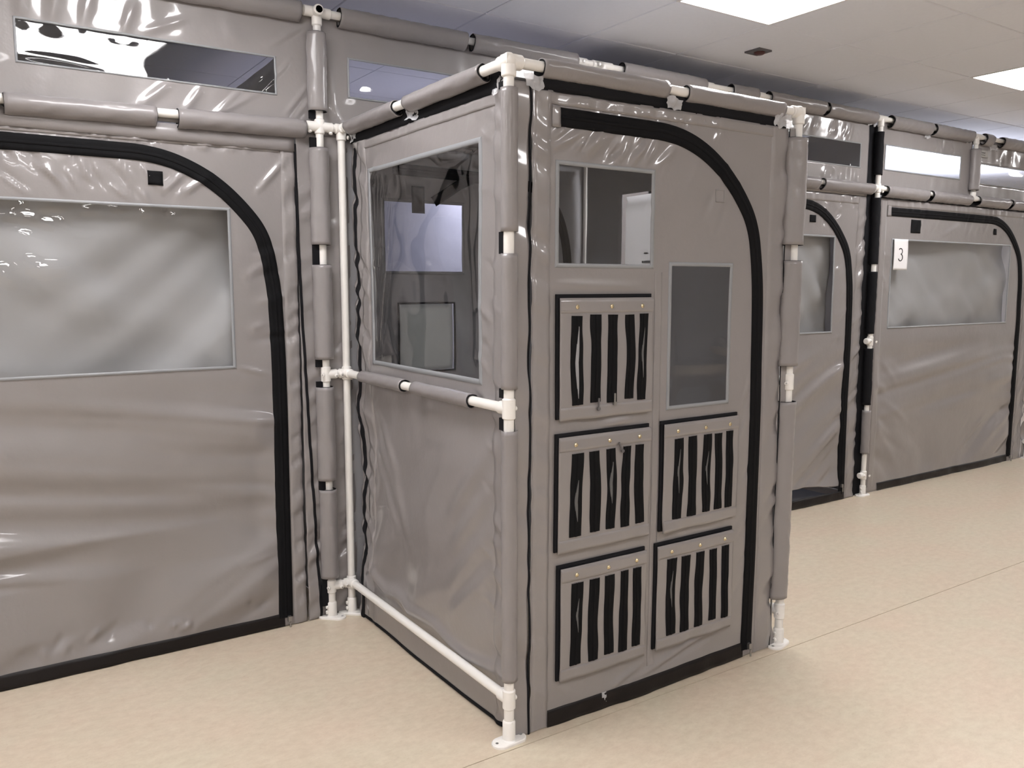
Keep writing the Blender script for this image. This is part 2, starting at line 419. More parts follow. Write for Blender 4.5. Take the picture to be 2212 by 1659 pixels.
T = 0.61; X0 = 0.73; Y0 = 0.69
b = MB(); b.box((XR[0], YR[0], HC+0.023), (XR[1], YR[1], HC+0.06))
ceiling = b.build('ceiling', M['runner'], None, False); tag(ceiling, kind='structure')
lights = {(1, -1): 'square ceiling light panel at the top edge, above the grey booth' , (5, -1): 'square ceiling light panel at the right edge above the panel numbered 3'}
light_cells = [(i, -1) for i in (-7, -3, 1, 5, 11, 15)]+[(i, -5) for i in (-7, -3, 1, 10)]+[(-3, -9)]
tile_mesh = None
rest = MB()
for i in range(-9, 20):
    for j in range(-11, 6):
        x = X0+i*T; y = Y0+j*T
        if (i, j) in light_cells: continue
        xa, xb = max(x, XR[0]), min(x+T, XR[1]); ya, yb = max(y, YR[0]), min(y+T, YR[1])
        if xb-xa < 0.05 or yb-ya < 0.05: continue
        g = 0.0028
        full = (xb-xa > T-0.001 and yb-ya > T-0.001)
        if full and -1 <= i <= 12 and -2 <= j <= 1:
            if tile_mesh is None:
                tb = MB(); h = T/2-g
                tb.add([(-h,-h,0.012),(h,-h,0.012),(h,h,0.012),(-h,h,0.012),(-h,-h,0.004),(h,-h,0.004),(h,h,0.004),(-h,h,0.004),
                        (-h+.004,-h+.004,0),(h-.004,-h+.004,0),(h-.004,h-.004,0),(-h+.004,h-.004,0)],
                       [[0,1,2,3],[4,5,1,0],[5,6,2,1],[6,7,3,2],[7,4,0,3],[8,9,5,4],[9,10,6,5],[10,11,7,6],[11,8,4,7],[11,10,9,8]])
                o = tb.build('ceiling_tile', M['tile'], ceiling, False); tile_mesh = o.data
            else:
                o = bpy.data.objects.new('ceiling_tile', tile_mesh); COL.objects.link(o); o.parent = ceiling
            o.location = (x+T/2, y+T/2, HC+rnd.uniform(-0.0008, 0.0008))
        else:
            rest.box((xa+g, ya+g, HC), (xb-g, yb-g, HC+0.012))
tag(rest.build('outer_ceiling_tiles', M['tile'], ceiling, False), kind='stuff')
for (i, j) in light_cells:
    x = X0+i*T; y = Y0+j*T
    if x < XR[0] or x+T > XR[1] or y < YR[0]: continue
    T2 = T
    t = thing('ceiling_light', (x+T/2, y+T/2, HC), lights.get((i, j), 'square ceiling light panel beyond the edge of the picture'), 'ceiling light',
              None if (i, j) in lights else 'ceiling light panels outside the picture')
    b = MB(); f = 0.012
    for a, c in (((x, y), (x+T, y+f)), ((x, y+T2-f), (x+T, y+T2)), ((x, y+f), (x+f, y+T2-f)), ((x+T-f, y+f), (x+T, y+T2-f))):
        b.box((a[0], a[1], HC-0.003), (c[0], c[1], HC+0.022))
    b.build('light_frame', M['lightframe'], t, False)
    b = MB(); b.box((x+f, y+f, HC+0.014), (x+T-f, y+T2-f, HC+0.02)); b.build('diffuser', M['lamp'], t, False)

t = thing('ceiling_sensor', (2.265, 1.015, HC), 'small dark square sensor plate set in a ceiling tile', 'sensor')
b = MB(); b.box((2.215, 0.965, HC-0.008), (2.315, 1.065, HC+0.004)); b.build('sensor_plate', M['sensor'], t, False)
b = MB(); b.lathe((2.27, 1.01, HC-0.008), (2.27, 1.01, HC-0.03), [(0, 0.03), (0.006, 0.03), (0.012, 0.02)], 16); b.build('sensor_lens', M['sensorred'], t)

# ------------------------------------------------------------------ pipe work
RP = 0.0162; RF = 0.0208
W = 1.315; D = 1.275; G = -0.094; X2 = 3.80; X3 = 5.005; XM = 1.37; XE = 6.12; XS = -2.45
ZB = 0.145; ZM = 1.080; H = 2.105; H2 = 2.557
def V3(*a): return np.array(a, float)
def post(fr, x, y, z0, z1, name='post'):
    b = MB(); b.cyl((x, y, z0), (x, y, z1), RP, 20); b.build(name, M['pipe'], fr)
def rail(fr, p0, p1, name='rail'):
    b = MB(); b.cyl(p0, p1, RP, 20); b.build(name, M['pipe'], fr)
def screw(fr_part, c, d, r=0.0085, l=0.008):
    c = V3(*c); d = V3(*d); b = MB(); b.cyl(c, c+d*l, r, 12, 0.002); b.cyl(c+d*(l-0.001), c+d*(l+0.0015), 0.0035, 8); b.build('grub_screw', M['pipe'], fr_part)
    b = MB(); b.cyl(c+d*(l+0.001), c+d*(l+0.002), 0.0035, 8); b.build('screw_socket', M['bolt'], fr_part)
def fitting(fr, c, arms, name='tee_fitting', screws=()):
    """arms = list of (direction, length); one casting with a bevelled socket per arm"""
    b = MB(); c = V3(*c)
    for d, l in arms:
        d = V3(*d); b.lathe(c-d*0.001, c+d*l, [(0, RF), (l-0.004, RF), (l, RF-0.004), (l+0.0005, RP)], 20)
    b.ball(c, RF*1.02)
    o = b.build(name, M['pipe'], fr)
    for (p, d) in screws: screw(o, c+V3(*p), d)
    return o
def foot(fr, x, y, ang, screws=True):
    ca, sa = math.cos(ang), math.sin(ang); V = []; F = []
    n = 32; pts = []
    for k in range(n):
        a = 2*math.pi*k/n; ex = 0.032*math.cos(a)+(0.030 if math.cos(a) >= 0 else -0.030); ey = 0.031*math.sin(a)
        pts.append((ex*ca-ey*sa, ex*sa+ey*ca))
    for z, s in ((0.0, 1), (0.007, 1), (0.010, 0.93)): V += [(x+p[0]*s, y+p[1]*s, z) for p in pts]
    for r in range(2):
        for k in range(n): F.append([r*n+k, r*n+(k+1) % n, (r+1)*n+(k+1) % n, (r+1)*n+k])
    F.append(list(range(2*n, 3*n))); F.append(list(range(n))[::-1])
    b = MB(); b.add(V, F)
    b.lathe((x, y, 0.009), (x, y, 0.075), [(0, RF+0.004), (0.004, RF), (0.060, RF), (0.065, RF-0.003), (0.066, RP)], 20)
    o = b.build('foot_flange', M['pipe'], fr)
    for s in (-1, 1):
        q = V3(x+s*0.047*ca, y+s*0.047*sa, 0.0095); b = MB(); b.cyl(q, q+V3(0, 0, 0.0015), 0.005, 10); b.build('screw_head', M['bolt'], o)
    if screws:
        for z in (0.028, 0.052): screw(o, (x-RF*0.95, y, z), (-1, 0, 0))
    return o

ent = thing('pipe_frame', (W/2, 0, 0), 'white plastic pipe frame around the projecting grey booth', 'pipe frame')
post(ent, 0, 0, 0.06, H); post(ent, W, 0, 0.06, H); post(ent, 0, D, 0.06, H); post(ent, W, D, 0.06, H)
rail(ent, (0, 0, H), (W, 0, H)); rail(ent, (0, 0, H), (0, D, H)); rail(ent, (W, 0, H), (W, D, H)); rail(ent, (0, D, H), (W, D, H))
for x in (0, W):
    rail(ent, (x, 0, ZM), (x, D, ZM)); rail(ent, (x, 0, ZB), (x, D, ZB))
foot(ent, 0, 0, 0.05, False); foot(ent, W, 0, 0.25); foot(ent, 0, D, -0.7); foot(ent, W, D, 0.7)
def corner(c, sx):
    b = MB(); c = V3(*c)
    for d, l in (((sx, 0, 0), 0.045), ((0, 1, 0), 0.045), ((0, 0, -1), 0.045)):
        d = V3(*d); b.lathe(c-d*0.016, c+d*l, [(0, 0.015), (0.006, 0.0222), (l+0.012, 0.0222), (l+0.015, 0.020), (l+0.016, RP)], 20)
    b.ball(c, 0.025); b.box(c-V3(0.018, 0.018, 0.01), c+V3(0.018, 0.018, 0.018))
    o = b.build('corner_elbow', M['pipe'], ent)
    return o
corner((0, 0, H), 1); corner((W, 0, H), -1)
fitting(ent, (0, D, H), [((0, 0, -1), 0.05), ((0, -1, 0), 0.035), ((-1, 0, 0), 0.03)], 'corner_elbow', [((0.02, -0.015, -0.035), (0.8, -0.6, 0)), ((-0.01, -0.03, -0.01), (0, -1, 0))])
fitting(ent, (W, D, H), [((0, 0, -1), 0.05), ((0, -1, 0), 0.035), ((1, 0, 0), 0.03)], 'corner_elbow')
for x, sx in ((0, 1), (W, -1)):
    for z in (ZM, ZB):
        fitting(ent, (x, 0, z), [((0, 0, 1), 0.034), ((0, 0, -1), 0.034), ((0, 1, 0), 0.05)], 'tee_fitting',
                [((RF*0.93, 0, 0), (1, 0, 0))] if x == 0 else [((-RF*0.93, -0.008, -0.004), (-0.85, -0.5, 0)), ((-RF*0.93, 0.035, 0), (-1, 0, 0))])
        fitting(ent, (x, D, z), [((0, 0, 1), 0.03), ((0, 0, -1), 0.03), ((0, -1, 0), 0.045), ((-sx, 0, 0), 0.038)], 'tee_fitting',
                [((-sx*0.03, -RF*0.93, -0.002), (0, -1, -0.3)), ((0.012, -RF*0.8, -0.02), (0, -1, 0))])
for x in (0,):    # short clip pieces tying the booth to the wall frame
    pass

wf = thing('pipe_frame', (2.0, D, 0), 'white plastic pipe frame carrying the long grey tent wall', 'pipe frame')
post(wf, G, D, 0.06, H2); post(wf, X2, D, 0.06, H2); post(wf, X3, D, H, H2); post(wf, XM+0.04, D, 0.06, H2); post(wf, XE, D, 0.06, H2); post(wf, XS, D, 0.06, H2)
XL = -3.3; XRR = 8.8
rail(wf, (XL, D, H2), (XRR, D, H2)); rail(wf, (G, D, H), (XRR, D, H)); rail(wf, (XL, D, H-0.06), (G, D, H))
for x in (G, XM+0.04, X2, XE, XS, XL, XRR):
    fitting(wf, (x, D, H2), [((-1, 0, 0), 0.06), ((1, 0, 0), 0.06), ((0, 0, -1), 0.055), ((0, 1, 0), 0.05)], 'cross_fitting')
    fitting(wf, (x, D, H), [((-1, 0, 0), 0.058), ((1, 0, 0), 0.058), ((0, 0, -1), 0.032), ((0, 0, 1), 0.032)], 'cross_fitting',
            [((-0.045, -0.008, -RF*0.93), (0, -0.25, -1)), ((0.045, -0.008, -RF*0.93), (0, -0.25, -1))])
    if x not in (XL, XRR):
        fitting(wf, (x, D, ZM), [((0, 0, 1), 0.034), ((0, 0, -1), 0.034), ((1 if x == G else -1, 0, 0), 0.05)], 'tee_fitting', [((-0.018, -0.02, 0), (-0.75, -0.66, 0)), ((0.04, -RF*0.9, -0.006), (0, -1, -0.2))])
        fitting(wf, (x, D, ZB), [((0, 0, 1), 0.032), ((0, 0, -1), 0.032), ((1 if x == G else -1, 0, 0), 0.05)], 'tee_fitting', [((-0.018, -0.02, 0), (-0.75, -0.66, 0)), ((0.04, -RF*0.9, -0.006), (0, -1, -0.2))])
        foot(wf, x, D, -0.75 if x == G else 0.0)
rail(wf, (G, D, ZM), (0, D, ZM), 'connector'); rail(wf, (G, D, ZB), (0, D, ZB), 'connector')
fitting(wf, (X3, D, H2), [((-1, 0, 0), 0.05), ((1, 0, 0), 0.07), ((0, 0, -1), 0.06)], 'tee_fitting')
fitting(wf, (X3, D, H), [((-1, 0, 0), 0.03), ((1, 0, 0), 0.05), ((0, 0, 1), 0.05)], 'tee_fitting')
# open eye on top of the left post: ring of the four-way joint facing the room
b = MB(); b.lathe((G-0.005, D-0.0, H2+0.0), (G-0.005, D-0.05, H2+0.0), [(0, RF), (0.042, RF), (0.046, RF-0.004)], 20); b.build('socket_end', M['pipe'], wf)
b = MB(); b.lathe((G-0.005, D-0.044, H2), (G-0.005, D-0.0475, H2), [(0, RP-0.002), (0.002, RP-0.002)], 20); b.build('socket_hole', M['sensor'], wf)
# extra couplers on the top rail seen over the booth
for x, sc in ((1.27, True), (1.37, True), (2.17, False), (2.60, False)):
    fitting(wf, (x, D, H2), [((-1, 0, 0), 0.035), ((1, 0, 0), 0.035)], 'coupler', [((0, -RF*0.93, 0.0), (0, -1, 0))] if sc else [])

# ------------------------------------------------------------------ cloth planes
PF = Plane((0, 0.0, 0), (1, 0, 0), (0, -1, 0))          # booth front
PS = Plane((0.03, 0, 0), (0, 1, 0), (-1, 0, 0))         # booth left side
PRS = Plane((W-0.03, 0, 0), (0, 1, 0), (1, 0, 0))       # booth right side
PM = Plane((0, 1.295, 0), (1, 0, 0), (0, -1, 0))        # long wall

def arc_zip(x_end, z0=0.04, top=1.967, xs=None, r0=None):
    """centre line of the arched door zip: flat along the top, big corner, down the right side"""
    rel = [(-0.61, 0), (-0.468, -0.001), (-0.353, -0.027), (-0.23, -0.089), (-0.13, -0.177), (-0.044, -0.287), (-0.015, -0.43), (0, -0.567), (0.006, -0.95), (0.004, -1.35), (0.0, -1.9)]
    P = [(xs, top)] + [(x_end+a, top+b_) for a, b_ in rel if xs is None or x_end+a > xs+0.05]
    P[-1] = (x_end, z0)
    return P

# ---- booth front door panel
front_cr = [((0.150, 1.868), (0.296, 1.941), 0.010, 0.0062), ((0.160, 1.90), (0.21, 1.94), 0.009, 0.005), ((0.285, 1.862), (0.372, 1.936), 0.016, 0.0085), ((0.42, 1.856), (0.469, 1.932), 0.013, 0.0075),
            ((0.475, 1.845), (0.545, 1.929), 0.011, 0.008), ((0.855, 1.948), (0.888, 2.001), 0.008, 0.003), ((0.407, 0.065), (0.578, 0.118), 0.012, 0.005),
            ((0.50, 0.062), (0.982, 0.170), 0.014, 0.005), ((0.62, 0.07), (1.0, 0.15), 0.012, -0.004), ((0.25, 0.08), (0.19, 0.14), 0.012, 0.004),
            ((0.58, 1.84), (0.68, 1.92), 0.012, 0.004), ((0.36, 0.998), (0.50, 1.006), 0.012, 0.006), ((0.17, 1.46), (0.56, 1.45), 0.014, 0.004)]
front_cr += rand_creases(26, (0.18, 0.95, 1.995, 2.005), 82, 12, 0.026, 0.009, 0.0042, 19)+rand_creases(20, (0.10, 0.14, 0.6, 1.95), 60, 40, 0.02, 0.008, 0.0032, 20)
front_cr += rand_creases(12, (1.17, 1.24, 0.1, 1.9), 60, 20, 0.08, 0.010, 0.0022, 5) + rand_creases(10, (0.98, 1.07, 0.15, 1.2), 65, 20, 0.12, 0.012, 0.002, 6)
front_cr += rand_creases(10, (0.5, 1.0, 1.6, 1.9), 62, 12, 0.14, 0.012, 0.0014, 8)+rand_creases(9, (0.18, 0.55, 1.85, 1.88), 52, 10, 0.10, 0.009, 0.007, 18)
def hf_front(u, v):
    h = 0.004*vn(u*2.2, v*1.7, 1)+0.0015*vn(u*6, v*5, 2)
    h = h+0.0085*ss(1.985, 2.015, v)*vn(u*34, v*5, 3)*(0.5+0.5*vn(u*4, 0*v, 9))
    h = h+0.0062*ss(0.16, 0.135, u)*vn(v*26+u*14, u*7, 4)+0.0075*ss(1.17, 1.20, u)*vn(v*24-u*22, u*8, 5)
    h = h+0.003*ss(0.16, 0.05, v)*vn(u*14, v*10, 6)
    h = h-0.010*ss(0.12, 0.0, v)*np.sin(np.pi*np.clip((u-0.15)/1.0, 0, 1))*-1
    return h+sum_creases(u, v, front_cr)
fd = Cloth('booth_door_panel', 'front of the grey booth: arched zip door with two clear windows and five slotted vent flaps', PF, (0.082, 1.262, 0.005, 2.052), hf_front, 0.0072)
W1 = (0.185, 0.572, 1.525, 1.825); W2 = (0.672, 0.962, 1.035, 1.522)
fd.grid('panel_cloth', (0.082, 1.262, 0.004, 2.042), M['cloth'], holes=[W1, W2])
def pf1(u, v): return crease(u, v, (0.66, 1.18), (0.98, 1.17), 0.02, 0.006)+crease(u, v, (0.68, 1.36), (0.69, 1.05), 0.012, 0.004)+crease(u, v, (0.88, 1.25), (0.97, 1.22), 0.02, 0.006)
fd.window(W1, 21, 0.004); fd.window(W2, 22, 0.005, pane_extra=pf1)
fd.zipper(arc_zip(1.120, 0.03, 1.967, xs=0.187), 0.058, 'black arched door zipper on the booth front', slider=(1.128, 0.045))
fd.ribbon('hem_zipper', [(0.15, 0.030), (1.10, 0.032)], 0.058, M['blackhem'], off=0.004)
fd.ribbon('border_band', [(0.118, 0.005), (0.118, 2.036)], 0.066, M['cloth'], off=0.0035)
fd.ribbon('border_band', [(1.212, 0.005), (1.212, 2.036)], 0.09, M['cloth'], off=0.0035)
fd.ribbon('border_band', [(0.15, 2.020), (1.17, 2.020)], 0.036, M['cloth'], off=0.0035)
fd.ribbon('centre_seam', [(0.608, 0.10), (0.610, 1.50)], 0.034, M['cloth'], off=0.0022)
fd.square('corner_patch', (0.155, 0.186, 1.935, 2.0), M['cloth'], 0.005)
fd.frame('label_pocket', (0.878, 0.916, 1.752, 1.79), 0.003, M['cloth2'], 0.0025)
# loose end of plastic film caught under the hem
fd.grid('plastic_film', (0.378, 0.398, 0.025, 0.062), M['wrap'], off=0.007, res=0.006, hf=lambda u, v: 0.004*vn(u*90, v*90, 9), solid=0)

vr = random.Random(4)
def vent(rect, idx, lab):
    u0, u1, v0, v1 = rect
    tx = vr.uniform(-0.002, 0.002)
    fbase = lambda u, v: fd.hf(u, v)
    back = fd.grid('vent_flap', (u0-0.009, u1-0.004, v0+0.006, v1+0.010), M['dark'], off=0.0085, res=0.012, solid=0.006)  # black backing, offset left and up, doubles as the flap's shadow
    tag(back, lab)
    front_h = lambda u, v: 0.55*hf_front(u, v)+0.0155+0.0022*vn(u*12, v*9, 30+idx)+0.003*ss(v0+0.05, v0, v)*vn(u*20, v*10, 33+idx)+0.004*ss(v0+0.07, v0, v)*vn(u*6, v*0, 40+idx)
    hold = fd.hf; fd.hf = front_h
    f = fd.grid('flap_cloth', (u0+0.002, u1, v0, v1-0.002), M['cloth'], parent=back, solid=0.003, res=0.0085)
    fd.ribbon('flap_hem', [(u0+0.004, v0+0.022), (u1-0.002, v0+0.022)], 0.040, M['cloth'], off=0.002, parent=back)
    fd.ribbon('flap_hem', [(u0+0.004, v1-0.028), (u1-0.002, v1-0.028)], 0.044, M['cloth'], off=0.002, parent=back)
    for k, (du, wd) in enumerate(((0.072, 0.046), (0.146, 0.042), (0.218, 0.040), (0.288, 0.037), (0.350, 0.037))):
        du *= (u1-u0)/0.395
        top = v1-0.057+vr.uniform(-0.002, 0.002); bot = v0+0.048+vr.uniform(-0.004, 0.006)
        du += 0.004*vr.uniform(-1, 1); sd = idx*7+k
        fd.ribbon('zipper_strip', [(u0+du, bot), (u0+du+vr.uniform(-0.004, 0.004), (top+bot)/2), (u0+du, top)], wd, M['black'], off=0.0035, parent=back, wob=0.005, seed=sd, step=0.008)
        fd.ribbon('strip_coil', [(u0+du, bot), (u0+du, top)], 0.008, M['black'], off=0.0055, parent=back, wob=0.004, seed=sd, step=0.01)
        if (k == 0) or (idx == 1 and k == 2) or (idx == 0 and k == 4) or (idx == 3 and k == 2):
            c = (top+bot)/2+vr.uniform(-0.03, 0.03); hl = 0.115 if k == 0 and idx == 0 else vr.uniform(0.05, 0.09)
            fd.ribbon('zipper_gap', [(u0+du+0.002, c-hl), (u0+du-0.004, c), (u0+du+0.005, c+hl)], 0.012 if idx < 2 and k in (0, 2) else 0.007, M['inner'] if idx == 0 and k == 0 else M['greyink'], off=0.0062, parent=back, taper=lambda t: 0.1+0.9*np.sin(np.pi*t), step=0.008)
    for du in (0.068, 0.21, 0.343):
        u = u0+du*(u1-u0)/0.395; v = v1-0.030; q = PF.P([u], [v], front_h(np.array([u]), np.array([v]))+0.002)[0]
        b = MB(); b.lathe(q, q+PF.N*0.006, [(0, 0.0075), (0.002, 0.0072), (0.005, 0.004)], 12); b.build('snap_stud', M['brass'], back)
    pulls = {0: [(0.155, 0.030, 0.0), (0.222, 0.042, 0.0)], 1: [(0.262, 0.315, 0.5)], 2: [], 3: [], 4: []}[idx]
    for du, dv, an in pulls:
        u = u0+du; v = v0+dv; q = PF.P([u], [v], front_h(np.array([u]), np.array([v]))+0.008)[0]
        b = MB(); d = V3(math.sin(-an), 0, math.cos(an)); 
        b.cyl(q+d*0.035, q, 0.0035, 8, 0.001); b.lathe(q+PF.N*-0.003, q+PF.N*0.003, [(0, 0.006), (0.006, 0.006)], 12); o = b.build('zipper_pull', M['metal'] if idx == 0 and du > 0.2 else M['sensor'], back)
    fd.hf = hold
vents = [(0.180, 0.575, 1.026, 1.418), (0.178, 0.574, 0.590, 0.975), (0.190, 0.566, 0.150, 0.540), (0.636, 1.022, 0.584, 0.976), (0.618, 1.012, 0.153, 0.540)]
vlabs = ['upper left vent flap, two zip pulls hanging at its foot', 'middle left vent flap with a tilted zip pull', 'lower left vent flap', 'upper right vent flap', 'lower right vent flap']
for i, r in enumerate(vents): vent(r, i, vlabs[i])

# corner flap between the left post and the door panel
hcf = lambda u, v: 0.004*vn(u*5, v*2, 11)+0.0075*vn(u*12+v*10, v*9, 12)-0.002
cf = Cloth('corner_flap', 'narrow grey fabric flap between the nearest post and the booth door panel', PF, (0.02, 0.076, 0.0, 2.055), hcf, 0.008)
cf.grid('flap_cloth', (0.018, 0.074, 0.0, 2.055), M['cloth'], edge=lambda U, V: (U+0.006*ss(0.05, 0.074, U)*vn(V*3, V*0, 13)+0.006*ss(0.3, 0.0, V)*ss(0.04, 0.07, U), V))
cf.ribbon('edge_piping', [(0.0775, 0.0), (0.075, 1.0), (0.078, 1.9), (0.074, 2.05)], 0.007, M['dark'], off=0.002)
for k, (z0, z1) in enumerate(((0.206, 1.012), (1.141, 1.55), (1.615, 2.03))):
    sleeve(cf.t, (0, 0, z0), (0, 0, z1), 0.0205, 3+k, out=(0.006, 0, 0), rim=False)
for (z0, z1) in ((1.012, 1.05), (1.112, 1.141), (1.55, 1.615), (2.03, 2.05)):
    b = MB(); b.box((-0.014, 0.012, z0), (-0.004, 0.034, z1)); b.build('velcro_gap_strip', M['dark'], cf.t, False)

# sleeves of the right-hand booth post
rb = thing('corner_flap', (W-0.03, -0.0, 0), 'grey fabric sleeves and flap around the right-hand booth post', 'tent panel')
class _C(Cloth):
    def __init__(s, t, pl, rect, hf, res): s.t = t; s.pl = pl; s.rect = rect; s.hf = hf; s.res = res
rbc = _C(rb, PF, (1.262, 1.30, 0, 2.04), lambda u, v: 0.004*vn(u*6, v*2, 15)+0.002*vn(u*14+v*8, v*10, 16)-0.001, 0.008)
rbc.grid('flap_cloth', (1.2635, 1.300, 0.0, 2.045), M['cloth'], edge=lambda U, V: (U-0.03*ss(1.27, 1.30, U)*(ss(0.13, 0.05, V)*ss(-0.02, 0.05, V)*0+ss(0.30, 0.16, V)*ss(0.0, 0.12, V)), V))
rbc.ribbon('edge_piping', [(1.263, 0.0), (1.262, 2.04)], 0.004, M['dark'], off=0.002)
for k, (z0, z1, r) in enumerate(((0.205, 1.002, 0.028), (1.145, 1.549, 0.032), (1.61, 2.008, 0.036))):
    sleeve(rb, (W-0.004, 0.0, z0), (W+0.002, 0.0, z1), r, 13+k, out=(-0.02, 0, 0))

# ---- booth left side panel
side_cr = [((0.20, 1.10), (0.07, 1.02), 0.02, 0.004), ((0.95, 0.80), (0.75, 0.45), 0.03, 0.005)]
side_cr += rand_creases(16, (0.10, 0.16, 0.2, 1.95), 25, 15, 0.09, 0.011, 0.003, 31)+rand_creases(14, (1.05, 1.15, 0.2, 1.95), 120, 20, 0.09, 0.012, 0.003, 32)
side_cr += [((1.06, 0.95-0.0*k-0.11*k), (0.85, 0.70-0.11*k), 0.022, 0.004) for k in range(3)]+[((0.13, 0.95-0.14*k), (0.42, 0.62-0.12*k), 0.03, 0.006) for k in range(4)]
poly = [(1.089, 0.240), (1.02, 0.205), (0.975, 0.192), (0.90, 0.205), (0.818, 0.202), (0.757, 0.178), (0.66, 0.19), (0.549, 0.195), (0.40, 0.165), (0.304, 0.158), (0.20, 0.175), (0.14, 0.184)]
def hf_side(u, v):
    h = 0.006*vn(u*2.0, v*1.5, 41)+0.002*vn(u*5, v*4, 42)
    h = h+0.0020*ss(1.95, 2.02, v)*vn(u*34, v*4, 43)
    h = h+0.0090*(ss(0.15, 0.10, u)+ss(1.07, 1.11, u))*vn(v*26-u*20, u*8, 44)
    q = v+0.5*(u-0.6)**2
    h = h+0.020*ss(1.05, 0.8, v)*ss(0.12, 0.3, v)*vn((u*0.8+q*0.7)*4.5, (q-u)*1.5, 45)
    h = h+crease_poly(u, v, poly, 0.024, 0.016)+0.010*ss(0.17, 0.02, v)*(0.6+vn(u*3, v*2, 46))
    return h+sum_creases(u, v, side_cr)
sd = Cloth('booth_side_panel', 'left side of the grey booth with one large clear vinyl window', PS, (0.05, 1.225, 0.0, 2.06), hf_side, 0.010)
WS = (0.215, 1.055, 1.150, 1.905)
sd.grid('panel_cloth', (0.045, 1.235, 0.004, 2.042), M['cloth'], holes=[WS])
def side_pane(u, v):
    h = 0
    for a, b_ in (((0.99, 1.88), (1.02, 1.2)), ((0.93, 1.87), (1.01, 1.35)), ((0.90, 1.80), (1.03, 1.25)), ((0.86, 1.75), (0.99, 1.18)), ((1.03, 1.8), (1.02, 1.4))):
        h = h+crease(u, v, a, b_, 0.012, 0.0035)
    return h+0.003*np.exp(-((v-1.86)/0.03)**2)*vn(u*15, v*6, 50)
sd.window(WS, 51, 0.007, pane_extra=side_pane, welt=0.018)
sd.ribbon('border_band', [(0.085, 0.02), (0.085, 2.04)], 0.072, M['cloth'], off=0.0035)
sd.ribbon('border_band', [(1.125, 0.02), (1.125, 2.04)], 0.070, M['cloth'], off=0.0035)
sd.ribbon('border_band', [(0.12, 2.022), (1.09, 2.022)], 0.034, M['cloth'], off=0.0035)
sd.ribbon('bottom_hem', [(0.05, 0.010), (1.22, 0.010)], 0.012, M['dark'], off=0.003)
sd.ribbon('edge_piping', [(1.205, 0.0), (1.205, 2.02)], 0.022, M['dark'], off=0.004)
sd.ribbon('edge_piping', [(0.050, 0.30), (0.052, 0.55), (0.050, 0.80)], 0.010, M['dark'], off=0.004)
for k, (y0, y1) in enumerate(((0.14, 0.66), (0.747, 1.20))):
    sleeve(sd.t, (0, y0, H), (0, y1, H), 0.0215, 61+k, out=(0.006, 0, -0.010))
for k, (y0, y1) in enumerate(((0.218, 0.628), (0.716, 1.106))):
    sleeve(sd.t, (-0.001, y0, ZM), (-0.001, y1, ZM), 0.0215, 64+k, out=(0.006, 0, 0))
# black velcro curtain strip under the top rail
hv = lambda u, v: 0.003*vn(u*6, v*3, 66)
_s = _C(sd.t, PS, None, hv, 0.02); _s.grid('velcro_gap_strip', (0.05, 1.235, 2.040, 2.100), M['dark'], off=0.006)
_s = _C(fd.t, PF, None, hv, 0.02); _s.grid('velcro_gap_strip', (0.09, 1.245, 2.040, 2.098), M['dark'], off=0.002)
for k, (x0, x1) in enumerate(((0.117, 0.628), (0.719, 1.218))):
    sleeve(fd.t, (x0, 0, H+0.002), (x1, 0, H+0.002), 0.0215, 71+k, out=(0, 0, -0.008))

# ---- right side, roof and back of the booth
WR = (0.70, 0.97, 1.45, 1.885)
side2 = lambda u, v: 0.006*vn(u*2.0, v*1.5, 47)+0.003*vn(u*6, v*5, 48)
s2 = Cloth('booth_side_panel', 'right side of the booth with one small window, seen through the door windows', PRS, (0.05, 1.225, 0.0, 2.06), side2, 0.02)
s2.grid('panel_cloth', (0.045, 1.235, 0.004, 2.06), M['inner'], holes=[WR]); s2.window(WR, 52, 0.003, welt=0.018)
rc = s2.grid('window_curtain', (0.66, 0.962, 1.41, 1.875), M['sheer'], off=0.012, hf=lambda u, v: 0.01*vn(u*4, v*2, 57)+0.02*ss(1.82, 1.86, v)*vn(u*5, v*12, 58), res=0.02, solid=0)
tag(rc, 'pale curtain over the small side window')
for k, (a_, b_, z_) in enumerate(((0.76, 0.83, 1.565), (0.785, 0.815, 1.605))):
    s2.ribbon('curtain_print', [(a_, z_), (b_, z_)], 0.010-0.004*k, M['greyink'], off=0.006, parent=rc)
rf = Cloth('booth_roof', 'dark grey cloth roof of the booth behind its top rails', Plane((0, 0, 0), (1, 0, 0), (0, -1, 0)), (0.03, W-0.03, 2.0, 2.0), side2, 0.03)
us = np.linspace(0.035, W-0.035, 40); vs = np.linspace(0.03, 1.25, 40); UU, VV = np.meshgrid(us, vs)
V = np.stack([UU.ravel(), VV.ravel(), (2.075-0.03*np.sin(np.pi*UU/W)*np.sin(np.pi*VV/1.27)+0.004*vn(UU*5, VV*5, 3)).ravel()], 1)
F = [[j*40+i, j*40+i+1, (j+1)*40+i+1, (j+1)*40+i] for j in range(39) for i in range(39)]
mk('roof_cloth', V, F, M['inner'], rf.t, True, 0.002)

